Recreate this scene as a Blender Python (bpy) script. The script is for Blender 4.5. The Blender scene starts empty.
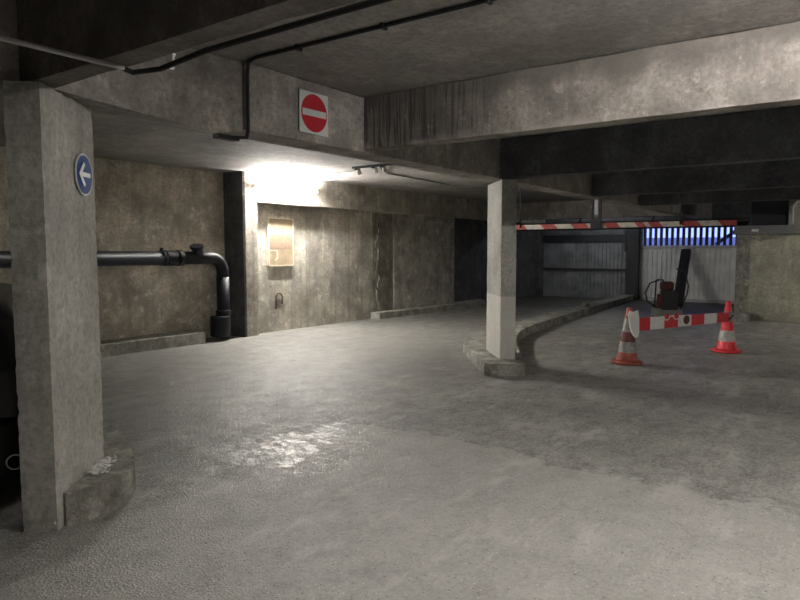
import bpy, bmesh, math, random
from mathutils import Vector, Matrix, noise
random.seed(7)
scene = bpy.context.scene
COL = scene.collection
PI = math.pi

# ------------------------------------------------------------------ materials
def new_mat(name):
    m = bpy.data.materials.new(name); m.use_nodes = True
    nt = m.node_tree
    b = nt.nodes['Principled BSDF']
    return m, nt, b

def plain(name, col, rough=0.6, metal=0.0, emit=None, strength=0.0, spec=0.5, vary=0.12, scale=18.0):
    m, nt, b = new_mat(name)
    N = nt.nodes; L = nt.links
    tc = N.new('ShaderNodeTexCoord')
    nz = N.new('ShaderNodeTexNoise'); nz.inputs['Scale'].default_value = scale; nz.inputs['Detail'].default_value = 4
    L.new(tc.outputs['Object'], nz.inputs['Vector'])
    r = N.new('ShaderNodeValToRGB')
    r.color_ramp.elements[0].position = 0.35; r.color_ramp.elements[1].position = 0.7
    r.color_ramp.elements[0].color = tuple(c*(1-vary) for c in col) + (1,)
    r.color_ramp.elements[1].color = tuple(min(1, c*(1+vary)) for c in col) + (1,)
    L.new(nz.outputs['Fac'], r.inputs['Fac']); L.new(r.outputs['Color'], b.inputs['Base Color'])
    b.inputs['Roughness'].default_value = rough; b.inputs['Metallic'].default_value = metal
    b.inputs['Specular IOR Level'].default_value = spec
    if emit:
        b.inputs['Emission Color'].default_value = tuple(emit) + (1,)
        b.inputs['Emission Strength'].default_value = strength
    return m

def mixc(nt, fac, a, b, mode='MIX'):
    n = nt.nodes.new('ShaderNodeMix'); n.data_type = 'RGBA'; n.blend_type = mode
    L = nt.links
    if isinstance(fac, (int, float)): n.inputs[0].default_value = fac
    else: L.new(fac, n.inputs[0])
    for i, v in ((6, a), (7, b)):
        if isinstance(v, tuple): n.inputs[i].default_value = v if len(v) == 4 else v + (1,)
        else: L.new(v, n.inputs[i])
    return n.outputs[2]

def ramp(nt, src, p0, p1, v0=0.0, v1=1.0):
    r = nt.nodes.new('ShaderNodeMapRange'); r.clamp = True
    r.inputs['From Min'].default_value = p0; r.inputs['From Max'].default_value = p1
    r.inputs['To Min'].default_value = v0; r.inputs['To Max'].default_value = v1
    nt.links.new(src, r.inputs['Value'])
    return r.outputs['Result']

def tex(nt, vec, scale, detail=5, rough=0.55, stretch=None, kind='ShaderNodeTexNoise'):
    N = nt.nodes; L = nt.links
    if stretch:
        mp = N.new('ShaderNodeMapping'); mp.inputs['Scale'].default_value = stretch
        L.new(vec, mp.inputs['Vector']); vec = mp.outputs['Vector']
    n = N.new(kind); n.inputs['Scale'].default_value = scale
    if kind == 'ShaderNodeTexNoise':
        n.inputs['Detail'].default_value = detail; n.inputs['Roughness'].default_value = rough
    L.new(vec, n.inputs['Vector'])
    return n

def concrete(name, base, dark=0.55, light=1.25, streak=0.0, stain=(0.10, 0.085, 0.06), stain_amt=0.0,
             bump=0.35, mottled=2.2, rough=0.85, boards=0.0, marks=0.35, drips=0.0, split=None):
    m, nt, b = new_mat(name)
    N = nt.nodes; L = nt.links
    tc = N.new('ShaderNodeTexCoord'); V = tc.outputs['Object']
    big = tex(nt, V, mottled, 6, 0.6)
    fine = tex(nt, V, 28, 6, 0.7)
    c = mixc(nt, ramp(nt, big.outputs['Fac'], 0.38, 0.64), tuple(x*dark for x in base), tuple(min(1, x*light) for x in base))
    c = mixc(nt, ramp(nt, fine.outputs['Fac'], 0.44, 0.62, 0.0, 0.55), c, tuple(x*0.45 for x in base), 'MIX')
    # pale scrapes and dark blotches
    sc = tex(nt, V, 5.5, 10, 0.82)
    c = mixc(nt, ramp(nt, sc.outputs['Fac'], 0.54, 0.62, 0.0, marks), c, tuple(min(1, x*1.9) for x in base))
    c = mixc(nt, ramp(nt, sc.outputs['Fac'], 0.45, 0.36, 0.0, min(0.9, marks*1.4)), c, tuple(x*0.35 for x in base))
    if streak > 0:
        s = tex(nt, V, 3.0, 5, 0.6, (3.2, 3.2, 0.22))
        c = mixc(nt, ramp(nt, s.outputs['Fac'], 0.45, 0.75, 0.0, streak), c, tuple(x*0.35 for x in base))
        s2 = tex(nt, V, 2.0, 4, 0.6, (4.0, 4.0, 0.3))
        c = mixc(nt, ramp(nt, s2.outputs['Fac'], 0.55, 0.8, 0.0, streak*0.5), c, tuple(min(1, x*1.5) for x in base))
    if stain_amt > 0:
        s = tex(nt, V, 0.9, 6, 0.65, (1, 1, 0.7))
        c = mixc(nt, ramp(nt, s.outputs['Fac'], 0.48, 0.72, 0.0, stain_amt), c, stain)
    if drips > 0 or split:
        sz = N.new('ShaderNodeSeparateXYZ'); L.new(V, sz.inputs[0])
    if drips > 0:
        wb = tex(nt, V, 2.6, 5, 0.6)
        zz = N.new('ShaderNodeMath'); zz.operation = 'MULTIPLY_ADD'; L.new(wb.outputs['Fac'], zz.inputs[0]); zz.inputs[1].default_value = 0.35; L.new(sz.outputs['Z'], zz.inputs[2])
        c = mixc(nt, ramp(nt, zz.outputs[0], 2.84, 2.93, 0.0, 0.75), c, tuple(x*0.38 for x in base))
        st = tex(nt, V, 5.0, 4, 0.6, (9, 9, 0.35))
        zz2 = N.new('ShaderNodeMath'); zz2.operation = 'MULTIPLY'
        L.new(ramp(nt, st.outputs['Fac'], 0.5, 0.56), zz2.inputs[0]); L.new(ramp(nt, sz.outputs['Y'], 2.3, 2.9, 0.0, drips), zz2.inputs[1])
        c = mixc(nt, zz2.outputs[0], c, tuple(x*0.12 for x in base))
        c = mixc(nt, ramp(nt, sz.outputs['Y'], 2.2, 3.1, 0.0, 0.55), c, tuple(x*0.3 for x in base))
        c = mixc(nt, ramp(nt, zz.outputs[0], 2.60, 2.53, 0.0, 0.5), c, tuple(min(1, x*1.5) for x in base))
    if split:
        c = mixc(nt, ramp(nt, sz.outputs['Z'], split+0.01, split-0.01, 0.0, 0.45), c, tuple(min(1, x*1.7) for x in base))
    # small pits
    vo = tex(nt, V, 34, kind='ShaderNodeTexVoronoi')
    pitn = tex(nt, V, 5, 3)
    pit = N.new('ShaderNodeMath'); pit.operation = 'MULTIPLY'
    L.new(ramp(nt, vo.outputs['Distance'], 0.06, 0.14, 1.0, 0.0), pit.inputs[0])
    L.new(ramp(nt, pitn.outputs['Fac'], 0.5, 0.62), pit.inputs[1])
    c = mixc(nt, pit.outputs[0], c, tuple(x*0.25 for x in base))
    if boards > 0:
        sx = N.new('ShaderNodeSeparateXYZ'); L.new(V, sx.inputs[0])
        ad = N.new('ShaderNodeMath'); ad.operation = 'ADD'; L.new(sx.outputs['X'], ad.inputs[0]); L.new(sx.outputs['Y'], ad.inputs[1])
        dv = N.new('ShaderNodeMath'); dv.operation = 'DIVIDE'; L.new(ad.outputs[0], dv.inputs[0]); dv.inputs[1].default_value = boards
        fr = N.new('ShaderNodeMath'); fr.operation = 'FRACT'; L.new(dv.outputs[0], fr.inputs[0])
        fl = N.new('ShaderNodeMath'); fl.operation = 'FLOOR'; L.new(dv.outputs[0], fl.inputs[0])
        wn = N.new('ShaderNodeTexWhiteNoise'); wn.noise_dimensions = '1D'; L.new(fl.outputs[0], wn.inputs['W'])
        c = mixc(nt, ramp(nt, wn.outputs['Value'], 0, 1, 0.0, 0.32), c, tuple(x*0.45 for x in base))
        c = mixc(nt, ramp(nt, fr.outputs[0], 0.0, 0.06, 0.5, 0.0), c, tuple(x*0.3 for x in base))
    L.new(c, b.inputs['Base Color'])
    b.inputs['Roughness'].default_value = rough
    b.inputs['Specular IOR Level'].default_value = 0.3
    hsum = N.new('ShaderNodeMath'); hsum.operation = 'ADD'
    L.new(fine.outputs['Fac'], hsum.inputs[0]); L.new(big.outputs['Fac'], hsum.inputs[1])
    h2 = N.new('ShaderNodeMath'); h2.operation = 'SUBTRACT'; L.new(hsum.outputs[0], h2.inputs[0]); L.new(pit.outputs[0], h2.inputs[1])
    bp = N.new('ShaderNodeBump'); bp.inputs['Strength'].default_value = bump; bp.inputs['Distance'].default_value = 0.012
    L.new(h2.outputs[0], bp.inputs['Height']); L.new(bp.outputs['Normal'], b.inputs['Normal'])
    return m

def floor_material():
    m, nt, b = new_mat('worn_concrete_floor')
    N = nt.nodes; L = nt.links
    tc = N.new('ShaderNodeTexCoord'); V = tc.outputs['Object']
    def math2(op, a, bb):
        n = N.new('ShaderNodeMath'); n.operation = op
        for i, v in ((0, a), (1, bb)):
            if isinstance(v, (int, float)): n.inputs[i].default_value = v
            else: L.new(v, n.inputs[i])
        return n.outputs[0]
    big = tex(nt, V, 0.8, 7, 0.62)
    mid = tex(nt, V, 4.0, 9, 0.74)
    mid2 = tex(nt, V, 2.2, 8, 0.7, (1.0, 1.8, 1.0))
    fine = tex(nt, V, 42, 5, 0.8)
    c = mixc(nt, ramp(nt, big.outputs['Fac'], 0.38, 0.62), (0.205, 0.20, 0.185, 1), (0.335, 0.33, 0.305, 1))
    c = mixc(nt, ramp(nt, mid.outputs['Fac'], 0.47, 0.62, 0.0, 0.75), c, (0.13, 0.127, 0.115, 1))
    c = mixc(nt, ramp(nt, mid2.outputs['Fac'], 0.47, 0.37, 0.0, 0.65), c, (0.12, 0.117, 0.105, 1))
    c = mixc(nt, ramp(nt, fine.outputs['Fac'], 0.44, 0.66, 0.0, 0.6), c, (0.48, 0.47, 0.435, 1))
    c = mixc(nt, ramp(nt, fine.outputs['Fac'], 0.48, 0.32, 0.0, 0.6), c, (0.09, 0.088, 0.078, 1))
    sx = N.new('ShaderNodeSeparateXYZ'); L.new(V, sx.inputs[0])
    wob = tex(nt, V, 1.3, 7, 0.68)
    w = math2('MULTIPLY', math2('SUBTRACT', wob.outputs['Fac'], 0.5), 1.2)
    edge = math2('ADD', sx.outputs['X'], w)
    ov = math2('MULTIPLY', ramp(nt, edge, 4.33, 4.36, 1.0, 0.0), ramp(nt, math2('ADD', sx.outputs['Y'], w), 3.35, 3.6, 1.0, 0.0))
    c = mixc(nt, math2('MULTIPLY', ov, 0.45), c, (0.47, 0.46, 0.425, 1))
    rim = math2('MULTIPLY', math2('MULTIPLY', ramp(nt, edge, 4.31, 4.35), ramp(nt, edge, 4.35, 4.39, 1.0, 0.0)), ramp(nt, sx.outputs['Y'], 3.7, 3.4))
    c = mixc(nt, math2('MULTIPLY', rim, 0.4), c, (0.10, 0.097, 0.087, 1))
    # aggregate specks
    vo = tex(nt, V, 62, kind='ShaderNodeTexVoronoi')
    wn = N.new('ShaderNodeSeparateColor'); L.new(vo.outputs['Color'], wn.inputs[0])
    mk = math2('MULTIPLY', ramp(nt, vo.outputs['Distance'], 0.18, 0.32, 1.0, 0.0), ramp(nt, wn.outputs[0], 0.86, 0.9))
    c = mixc(nt, mk, c, (0.66, 0.65, 0.61, 1))
    mk2 = math2('MULTIPLY', ramp(nt, vo.outputs['Distance'], 0.18, 0.36, 1.0, 0.0), ramp(nt, wn.outputs[1], 0.88, 0.92))
    c = mixc(nt, mk2, c, (0.09, 0.086, 0.076, 1))
    # pale scuffs
    sc = tex(nt, V, 1.1, 9, 0.75, (1.0, 2.6, 1.0))
    c = mixc(nt, ramp(nt, sc.outputs['Fac'], 0.54, 0.64, 0.0, 0.6), c, (0.54, 0.53, 0.50, 1))
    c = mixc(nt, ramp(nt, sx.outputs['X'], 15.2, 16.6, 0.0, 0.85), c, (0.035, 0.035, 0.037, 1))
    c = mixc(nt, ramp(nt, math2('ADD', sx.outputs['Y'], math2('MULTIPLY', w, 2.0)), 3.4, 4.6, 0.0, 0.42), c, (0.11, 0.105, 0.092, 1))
    chalk_glint = tex(nt, V, 6.0, 10, 0.8, (2.2, 1.0, 1.0))
    dv0 = N.new('ShaderNodeVectorMath'); dv0.operation = 'DISTANCE'; L.new(V, dv0.inputs[0]); dv0.inputs[1].default_value = (3.5, 3.5, 0)
    cm = math2('MULTIPLY', ramp(nt, math2('ADD', dv0.outputs['Value'], math2('MULTIPLY', math2('SUBTRACT', mid2.outputs['Fac'], 0.5), 1.5)), 0.4, 0.75, 1.0, 0.0), ramp(nt, chalk_glint.outputs['Fac'], 0.50, 0.60))
    c = mixc(nt, math2('MULTIPLY', cm, 0.6), c, (0.72, 0.72, 0.70, 1))  # pale streaks: chalky residue plus the tube's reflection put into the colour
    L.new(c, b.inputs['Base Color'])
    # damp polished patch, broken up by the rough aggregate
    dv = N.new('ShaderNodeVectorMath'); dv.operation = 'SUBTRACT'; L.new(V, dv.inputs[0]); dv.inputs[1].default_value = (3.55, 3.50, 0)
    mp = N.new('ShaderNodeMapping'); mp.inputs['Rotation'].default_value = (0, 0, math.radians(-40)); mp.inputs['Scale'].default_value = (0.9, 1.5, 1)
    L.new(dv.outputs[0], mp.inputs['Vector'])
    ln = N.new('ShaderNodeVectorMath'); ln.operation = 'LENGTH'; L.new(mp.outputs['Vector'], ln.inputs[0])
    d = math2('ADD', ln.outputs['Value'], math2('MULTIPLY', math2('SUBTRACT', mid.outputs['Fac'], 0.5), 3.2))
    wet = math2('MULTIPLY', ramp(nt, d, 0.35, 0.75, 1.0, 0.0), ramp(nt, chalk_glint.outputs['Fac'], 0.47, 0.57))
    rr = ramp(nt, mid.outputs['Fac'], 0.35, 0.65, 0.42, 0.62)
    rough = N.new('ShaderNodeMix'); rough.data_type = 'FLOAT'
    L.new(wet, rough.inputs[0]); L.new(rr, rough.inputs[2]); rough.inputs[3].default_value = 0.27
    L.new(rough.outputs[0], b.inputs['Roughness'])
    b.inputs['Specular IOR Level'].default_value = 0.5
    bst = math2('SUBTRACT', 0.5, math2('MULTIPLY', wet, 0.33))
    h = math2('ADD', math2('MULTIPLY', fine.outputs['Fac'], 0.6), mid.outputs['Fac'])
    h = math2('ADD', h, math2('MULTIPLY', ramp(nt, vo.outputs['Distance'], 0.1, 0.5, 1.0, 0.0), 0.30))
    h = math2('ADD', h, math2('MULTIPLY', ov, 0.5))
    bp = N.new('ShaderNodeBump'); L.new(bst, bp.inputs['Strength']); bp.inputs['Distance'].default_value = 0.02
    L.new(h, bp.inputs['Height']); L.new(bp.outputs['Normal'], b.inputs['Normal'])
    return m

M = {}
M['floor'] = floor_material()
M['beam_brown'] = concrete('brown_beam_concrete', (0.20, 0.178, 0.168), 0.6, 1.2, streak=0.2, stain_amt=0.3, marks=0.4)
M['strip'] = concrete('dark_render', (0.34, 0.315, 0.26), 0.5, 1.2, streak=0.5, stain_amt=0.6, marks=0.6, mottled=3)
M['patch'] = concrete('render_patch', (0.56, 0.54, 0.47), 0.6, 1.2, streak=0.5, stain_amt=0.5, marks=0.6, mottled=3)
M['ceiling'] = concrete('ceiling_concrete', (0.38, 0.355, 0.335), 0.72, 1.15, bump=0.3, marks=0.3, mottled=1.0, stain_amt=0.35, stain=(0.15, 0.14, 0.125))
M['wall'] = concrete('wall_concrete', (0.60, 0.56, 0.475), 0.6, 1.2, streak=0.55, stain_amt=0.75, stain=(0.15, 0.125, 0.09), boards=0.42, marks=0.55, bump=0.6)
M['recess'] = concrete('recess_concrete', (0.66, 0.60, 0.495), 0.6, 1.15, streak=0.4, stain_amt=0.75, marks=0.55, bump=0.5, stain=(0.12, 0.10, 0.08))
M['wall_plain'] = concrete('end_wall_concrete', (0.50, 0.485, 0.395), 0.7, 1.15, streak=0.25, stain_amt=0.25)
M['beam'] = concrete('beam_concrete', (0.45, 0.42, 0.39), 0.65, 1.2, streak=0.3, stain_amt=0.3, bump=0.6, marks=0.45)
M['beam_stained'] = concrete('stained_beam_concrete', (0.33, 0.302, 0.27), 0.55, 1.3, streak=0.35, stain_amt=0.55, bump=0.7, stain=(0.10, 0.09, 0.08), drips=1.0, marks=0.5)
M['beam_dark'] = concrete('shaded_beam_concrete', (0.135, 0.14, 0.155), 0.6, 1.2, stain_amt=0.3)  # darker copy of the beam concrete with shade put into its colour
M['column'] = concrete('column_concrete', (0.55, 0.535, 0.485), 0.8, 1.1, streak=0.25, stain_amt=0.15, bump=0.5, marks=0.25)
M['column_slim'] = concrete('slim_column_concrete', (0.48, 0.47, 0.43), 0.8, 1.1, streak=0.25, stain_amt=0.1, bump=0.5, marks=0.25, split=0.93)
M['wall_dark'] = concrete('dark_wall_concrete', (0.13, 0.13, 0.135), 0.6, 1.2, streak=0.5, stain_amt=0.3)  # near-black version of the wall concrete
M['kerb'] = concrete('kerb_concrete', (0.36, 0.35, 0.31), 0.6, 1.25, stain_amt=0.45, bump=1.0, mottled=5, marks=0.6)
M['dust'] = concrete('white_dust', (0.66, 0.65, 0.62), 0.8, 1.2)
M['black_plastic'] = plain('black_plastic', (0.012, 0.013, 0.018), 0.45, spec=0.3)
M['cable'] = plain('cable_black', (0.010, 0.010, 0.011), 0.6)
M['conduit'] = plain('grey_conduit', (0.42, 0.41, 0.40), 0.5)
M['white_plastic'] = plain('white_plastic', (0.75, 0.75, 0.72), 0.45, vary=0.05)
M['sign_white'] = plain('sign_white', (0.72, 0.76, 0.74), 0.4, vary=0.04)
M['sign_red'] = plain('sign_red', (0.62, 0.035, 0.05), 0.4, vary=0.06)
M['sign_blue'] = plain('sign_blue', (0.012, 0.06, 0.27), 0.6, vary=0.06, spec=0.15)
M['tube'] = plain('tube_glow', (1, 1, 1), 0.4, emit=(1.0, 0.965, 0.915), strength=175)
M['tube_near'] = plain('near_tube_glow', (1, 1, 1), 0.4, emit=(1.0, 0.955, 0.92), strength=62)
M['tube_left_fill'] = plain('left_fill_glow', (1, 1, 1), 0.4, emit=(1.0, 0.96, 0.88), strength=17)
M['tube_gate_fill'] = plain('gate_fill_glow', (1, 1, 1), 0.4, emit=(0.93, 0.97, 1.0), strength=9)
M['tube_dim'] = plain('old_tube_glow', (1, 1, 1), 0.4, emit=(1.0, 0.96, 0.88), strength=48)
M['cardboard'] = plain('pale_board', (0.38, 0.30, 0.20), 0.7, vary=0.15, scale=6)
M['cardboard_dark'] = plain('brown_board', (0.29, 0.21, 0.145), 0.7)
M['tape'] = plain('white_tape', (0.7, 0.66, 0.52), 0.6)
M['orange'] = plain('cone_red', (0.85, 0.05, 0.065), 0.45, vary=0.15)
M['orange_old'] = plain('dirty_cone_red', (0.38, 0.09, 0.06), 0.6, vary=0.4, scale=9)
M['cone_dark'] = plain('sooty_cone_red', (0.13, 0.035, 0.03), 0.7, vary=0.4)
M['band'] = plain('cone_band', (0.55, 0.53, 0.50), 0.5, vary=0.3)
M['band_grey'] = plain('dirty_cone_band', (0.27, 0.27, 0.26), 0.6, vary=0.3)
M['board_red'] = plain('board_red', (0.60, 0.04, 0.05), 0.45)
M['board_white'] = plain('board_white', (0.74, 0.74, 0.70), 0.45, vary=0.08)
M['bar_red'] = plain('bar_red', (0.42, 0.07, 0.065), 0.55, vary=0.25)
M['bar_white'] = plain('bar_white', (0.56, 0.53, 0.46), 0.55, vary=0.2)
M['steel_dark'] = plain('dark_steel', (0.035, 0.036, 0.04), 0.5, 0.3)
M['green_pipe'] = plain('green_grey_pipe', (0.05, 0.075, 0.075), 0.45, 0.2)
M['gate'] = plain('gate_white_sheet', (0.80, 0.81, 0.80), 0.5, vary=0.12, scale=3)
M['gate_old'] = plain('gate_grey_sheet', (0.22, 0.23, 0.24), 0.5, vary=0.3, scale=3)
M['galv'] = plain('galvanised_frame', (0.50, 0.51, 0.52), 0.5, 0.1)
M['ledge'] = plain('grey_ledge', (0.17, 0.175, 0.18), 0.6)
M['car'] = plain('black_car_paint', (0.006, 0.007, 0.007), 0.25, vary=0.0)
M['glass'] = plain('dark_car_glass', (0.01, 0.012, 0.012), 0.08, vary=0.0)
M['chrome'] = plain('chrome', (0.8, 0.8, 0.8), 0.15, 1.0, vary=0.0)
M['rubber'] = plain('rubber', (0.012, 0.012, 0.012), 0.8)
M['machine_red'] = plain('machine_red', (0.11, 0.022, 0.02), 0.5, vary=0.3)
M['machine_grey'] = plain('machine_grey', (0.25, 0.25, 0.235), 0.6, 0.2)
M['paving'] = plain('outdoor_render', (0.42, 0.43, 0.45), 0.8)

# ------------------------------------------------------------------ object helpers
def link(name, bm, mats, parent=None, smooth=False, bevel=0.0, angle=40):
    me = bpy.data.meshes.new(name)
    bmesh.ops.recalc_face_normals(bm, faces=bm.faces)
    bm.to_mesh(me); bm.free()
    if not isinstance(mats, (list, tuple)): mats = [mats]
    for m in mats: me.materials.append(m)
    o = bpy.data.objects.new(name, me); COL.objects.link(o)
    if smooth:
        for p in me.polygons: p.use_smooth = True
    if bevel > 0:
        md = o.modifiers.new('bevel', 'BEVEL'); md.width = bevel; md.segments = 2; md.limit_method = 'ANGLE'; md.angle_limit = math.radians(angle)
    if parent: o.parent = parent
    return o

def tag(o, label=None, cat=None, group=None, kind=None):
    if label: o['label'] = label
    if cat: o['category'] = cat
    if group: o['group'] = group
    if kind: o['kind'] = kind
    return o

def thing(name, label, cat, loc=(0, 0, 0), rz=0.0, group=None):
    o = bpy.data.objects.new(name, None); COL.objects.link(o)
    o.location = loc; o.rotation_euler = (0, 0, rz); o.empty_display_size = 0.2
    return tag(o, label, cat, group)

def box(bm, x0, x1, y0, y1, z0, z1, mi=0):
    vs = [bm.verts.new(v) for v in ((x0,y0,z0),(x1,y0,z0),(x1,y1,z0),(x0,y1,z0),(x0,y0,z1),(x1,y0,z1),(x1,y1,z1),(x0,y1,z1))]
    for f in ((0,3,2,1),(4,5,6,7),(0,1,5,4),(1,2,6,5),(2,3,7,6),(3,0,4,7)):
        fc = bm.faces.new([vs[i] for i in f]); fc.material_index = mi
    return vs

def prism(bm, pts, z0, z1, mi=0):
    """pts 2-D outline; z0/z1 numbers or lists"""
    n = len(pts)
    zb = z0 if isinstance(z0, (list, tuple)) else [z0]*n
    zt = z1 if isinstance(z1, (list, tuple)) else [z1]*n
    lo = [bm.verts.new((p[0], p[1], zb[i])) for i, p in enumerate(pts)]
    hi = [bm.verts.new((p[0], p[1], zt[i])) for i, p in enumerate(pts)]
    for f in ([lo[i] for i in reversed(range(n))], hi): bm.faces.new(f).material_index = mi
    for i in range(n):
        j = (i+1) % n
        bm.faces.new((lo[i], lo[j], hi[j], hi[i])).material_index = mi
    return lo + hi

def tube(bm, pts, r, seg=12, mi=0, cap=True):
    pts = [Vector(p) for p in pts]; rings = []
    up = None
    for i, p in enumerate(pts):
        if i == 0: t = (pts[1]-p)
        elif i == len(pts)-1: t = (p-pts[i-1])
        else: t = ((pts[i+1]-p).normalized() + (p-pts[i-1]).normalized())
        t.normalize()
        if up is None:
            up = Vector((0, 0, 1)) if abs(t.z) < 0.9 else Vector((1, 0, 0))
        a = (up - t*up.dot(t))
        if a.length < 1e-4: a = Vector((1, 0, 0)) - t*t.x
        a.normalize(); up = a
        b = t.cross(a)
        rr = r[i] if isinstance(r, (list, tuple)) else r
        rings.append([bm.verts.new(p + a*rr*math.cos(2*PI*k/seg) + b*rr*math.sin(2*PI*k/seg)) for k in range(seg)])
    for i in range(len(rings)-1):
        for k in range(seg):
            f = bm.faces.new((rings[i][k], rings[i][(k+1)%seg], rings[i+1][(k+1)%seg], rings[i+1][k])); f.material_index = mi
    if cap:
        bm.faces.new(list(reversed(rings[0]))).material_index = mi
        bm.faces.new(rings[-1]).material_index = mi

def lathe(bm, prof, seg=28, mi=None, c=(0, 0)):
    rings = []
    for r, z in prof:
        rings.append([bm.verts.new((c[0]+r*math.cos(2*PI*k/seg), c[1]+r*math.sin(2*PI*k/seg), z)) for k in range(seg)])
    for i in range(len(rings)-1):
        for k in range(seg):
            f = bm.faces.new((rings[i][k], rings[i][(k+1)%seg], rings[i+1][(k+1)%seg], rings[i+1][k]))
            f.material_index = mi[i] if mi else 0
    bm.faces.new(list(reversed(rings[0]))).material_index = mi[0] if mi else 0
    bm.faces.new(rings[-1]).material_index = mi[-1] if mi else 0

def arc(c, a, b, n=8):
    """points from a to b around centre c (quarter bends)"""
    c, a, b = Vector(c), Vector(a)-Vector(c), Vector(b)-Vector(c)
    return [tuple(c + a*math.cos(t) + b*math.sin(t)) for t in [PI/2*i/n for i in range(n+1)]]

def roughen(bm, cuts_len=0.08, amp=0.004, seed=0.0):
    """subdivide long edges and push vertices about: chipped, hand-cast concrete"""
    for _ in range(6):
        es = [e for e in bm.edges if e.calc_length() > cuts_len*1.9]
        if not es or len(bm.verts) > 24000: break
        bmesh.ops.subdivide_edges(bm, edges=es, cuts=1, use_grid_fill=True)
    bmesh.ops.triangulate(bm, faces=[f for f in bm.faces if len(f.verts) > 4])
    bm.normal_update()
    for v in bm.verts:
        p = v.co*18 + Vector((seed, 0, 0))
        e = sum(1 for ed in v.link_edges if len(ed.link_faces) == 2 and ed.calc_face_angle(0) > 0.8)
        a = amp*(2.0 if e else 0.6)
        n = noise.noise(p)*0.6 + noise.noise(p*3.1)*0.4
        v.co -= v.normal*(abs(n)*a*1.6 if e else n*a)

def chunk(name, pts, z0, z1, mat, parent=None, amp=0.004, cl=0.09, seed=0.0):
    bm = bmesh.new(); prism(bm, pts, z0, z1); bmesh.ops.recalc_face_normals(bm, faces=bm.faces)
    roughen(bm, cl, amp, seed)
    return link(name, bm, mat, parent)

def rect(x0, x1, y0, y1): return [(x0, y0), (x1, y0), (x1, y1), (x0, y1)]
def structure(name, pts, z0, z1, mat):
    bm = bmesh.new(); prism(bm, pts, z0, z1)
    return tag(link(name, bm, mat), kind='structure')

S = 2.36      # underside of the beams
CE = 2.84     # ceiling

# ------------------------------------------------------------------ the setting
bm = bmesh.new()
nx, ny = 190, 120
X0, X1, Y0, Y1 = -6.0, 26.0, -8.0, 9.4
grid = []
for i in range(nx+1):
    row = []
    for j in range(ny+1):
        x = X0+(X1-X0)*i/nx; y = Y0+(Y1-Y0)*j/ny
        zz = 0.007*noise.noise(Vector((x*0.7, y*0.7, 0))) + 0.004*noise.noise(Vector((x*2.3, y*2.3, 3)))
        row.append(bm.verts.new((x, y, zz-0.008)))
    grid.append(row)
for i in range(nx):
    for j in range(ny):
        bm.faces.new((grid[i][j], grid[i+1][j], grid[i+1][j+1], grid[i][j+1]))
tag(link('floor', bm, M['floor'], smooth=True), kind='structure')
structure('ceiling', rect(-6, 20.5, -8, 9.4), CE, CE+0.25, M['ceiling'])
structure('wall_recess', rect(-6.0, 7.525, 9.2, 9.4), -0.05, CE, M['recess'])
structure('baseboard_recess', [(-6.0, 8.66), (6.65, 8.69), (6.68, 9.2), (-6.0, 9.2)], -0.05, 0.17, M['kerb'])
structure('trim_pilaster_side', rect(7.49, 7.53, 8.70, 9.2), -0.05, CE, M['wall_dark'])  # thin near-black slab covering the pilaster's left side
structure('trim_pilaster', rect(7.53, 7.80, 8.69, 9.4), -0.05, CE, M['wall'])
structure('wall_left', rect(7.80, 14.75, 8.87, 9.4), -0.05, CE, M['wall'])
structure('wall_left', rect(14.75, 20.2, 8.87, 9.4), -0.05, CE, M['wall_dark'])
structure('trim_lintel', rect(7.80, 20.2, 8.68, 8.87), 2.335, CE, M['wall'])
structure('wall_right', rect(-6, 26, -8.3, -8.0), -0.05, CE, M['wall_plain'])
structure('wall_rear', rect(-6.3, -6, -8, 9.4), -0.05, CE, M['wall_plain'])
# end wall around the gate openings
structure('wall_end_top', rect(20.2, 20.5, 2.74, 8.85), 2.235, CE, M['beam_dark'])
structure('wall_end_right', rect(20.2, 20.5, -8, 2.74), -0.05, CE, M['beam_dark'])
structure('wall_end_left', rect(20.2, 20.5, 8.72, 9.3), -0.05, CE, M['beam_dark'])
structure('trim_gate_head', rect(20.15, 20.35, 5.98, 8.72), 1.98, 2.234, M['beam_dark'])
# low pale wall on the right and what stands on its ledge
structure('wall_side_bay', rect(15.8, 16.05, -8.0, 2.10), -0.05, 1.83, M['wall_plain'])
structure('trim_side_bay', rect(15.785, 16.05, 2.10, 2.36), -0.05, 1.83, M['kerb'])
structure('trim_ledge', rect(15.66, 16.10, 1.28, 2.40), 1.83, 2.02, M['ledge'])
structure('trim_side_pillar', rect(15.75, 16.05, 0.85, 1.40), 1.84, CE, M['wall_plain'])
structure('wall_outside', rect(25.2, 25.5, -8, 9.3), -0.05, 1.95, M['paving'])

# low kerb along the wall
bm = bmesh.new(); prism(bm, [(11.2, 8.62), (15.6, 8.36), (16.2, 8.87), (11.2, 8.87)], -0.03, 0.13); roughen(bm, 0.15, 0.006)
tag(link('wall_kerb', bm, M['kerb']), 'low concrete kerb at the foot of the far wall, left of the slim column', 'kerb')

chunk('wall_strip', rect(11.25, 12.0, 8.862, 8.869), 0.12, 2.30, M['strip'], amp=0.003, cl=0.14, seed=8)
tag(bpy.data.objects['wall_strip'], 'dark vertical render strip on the far wall beside the pale crack filler', 'render strip')
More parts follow.
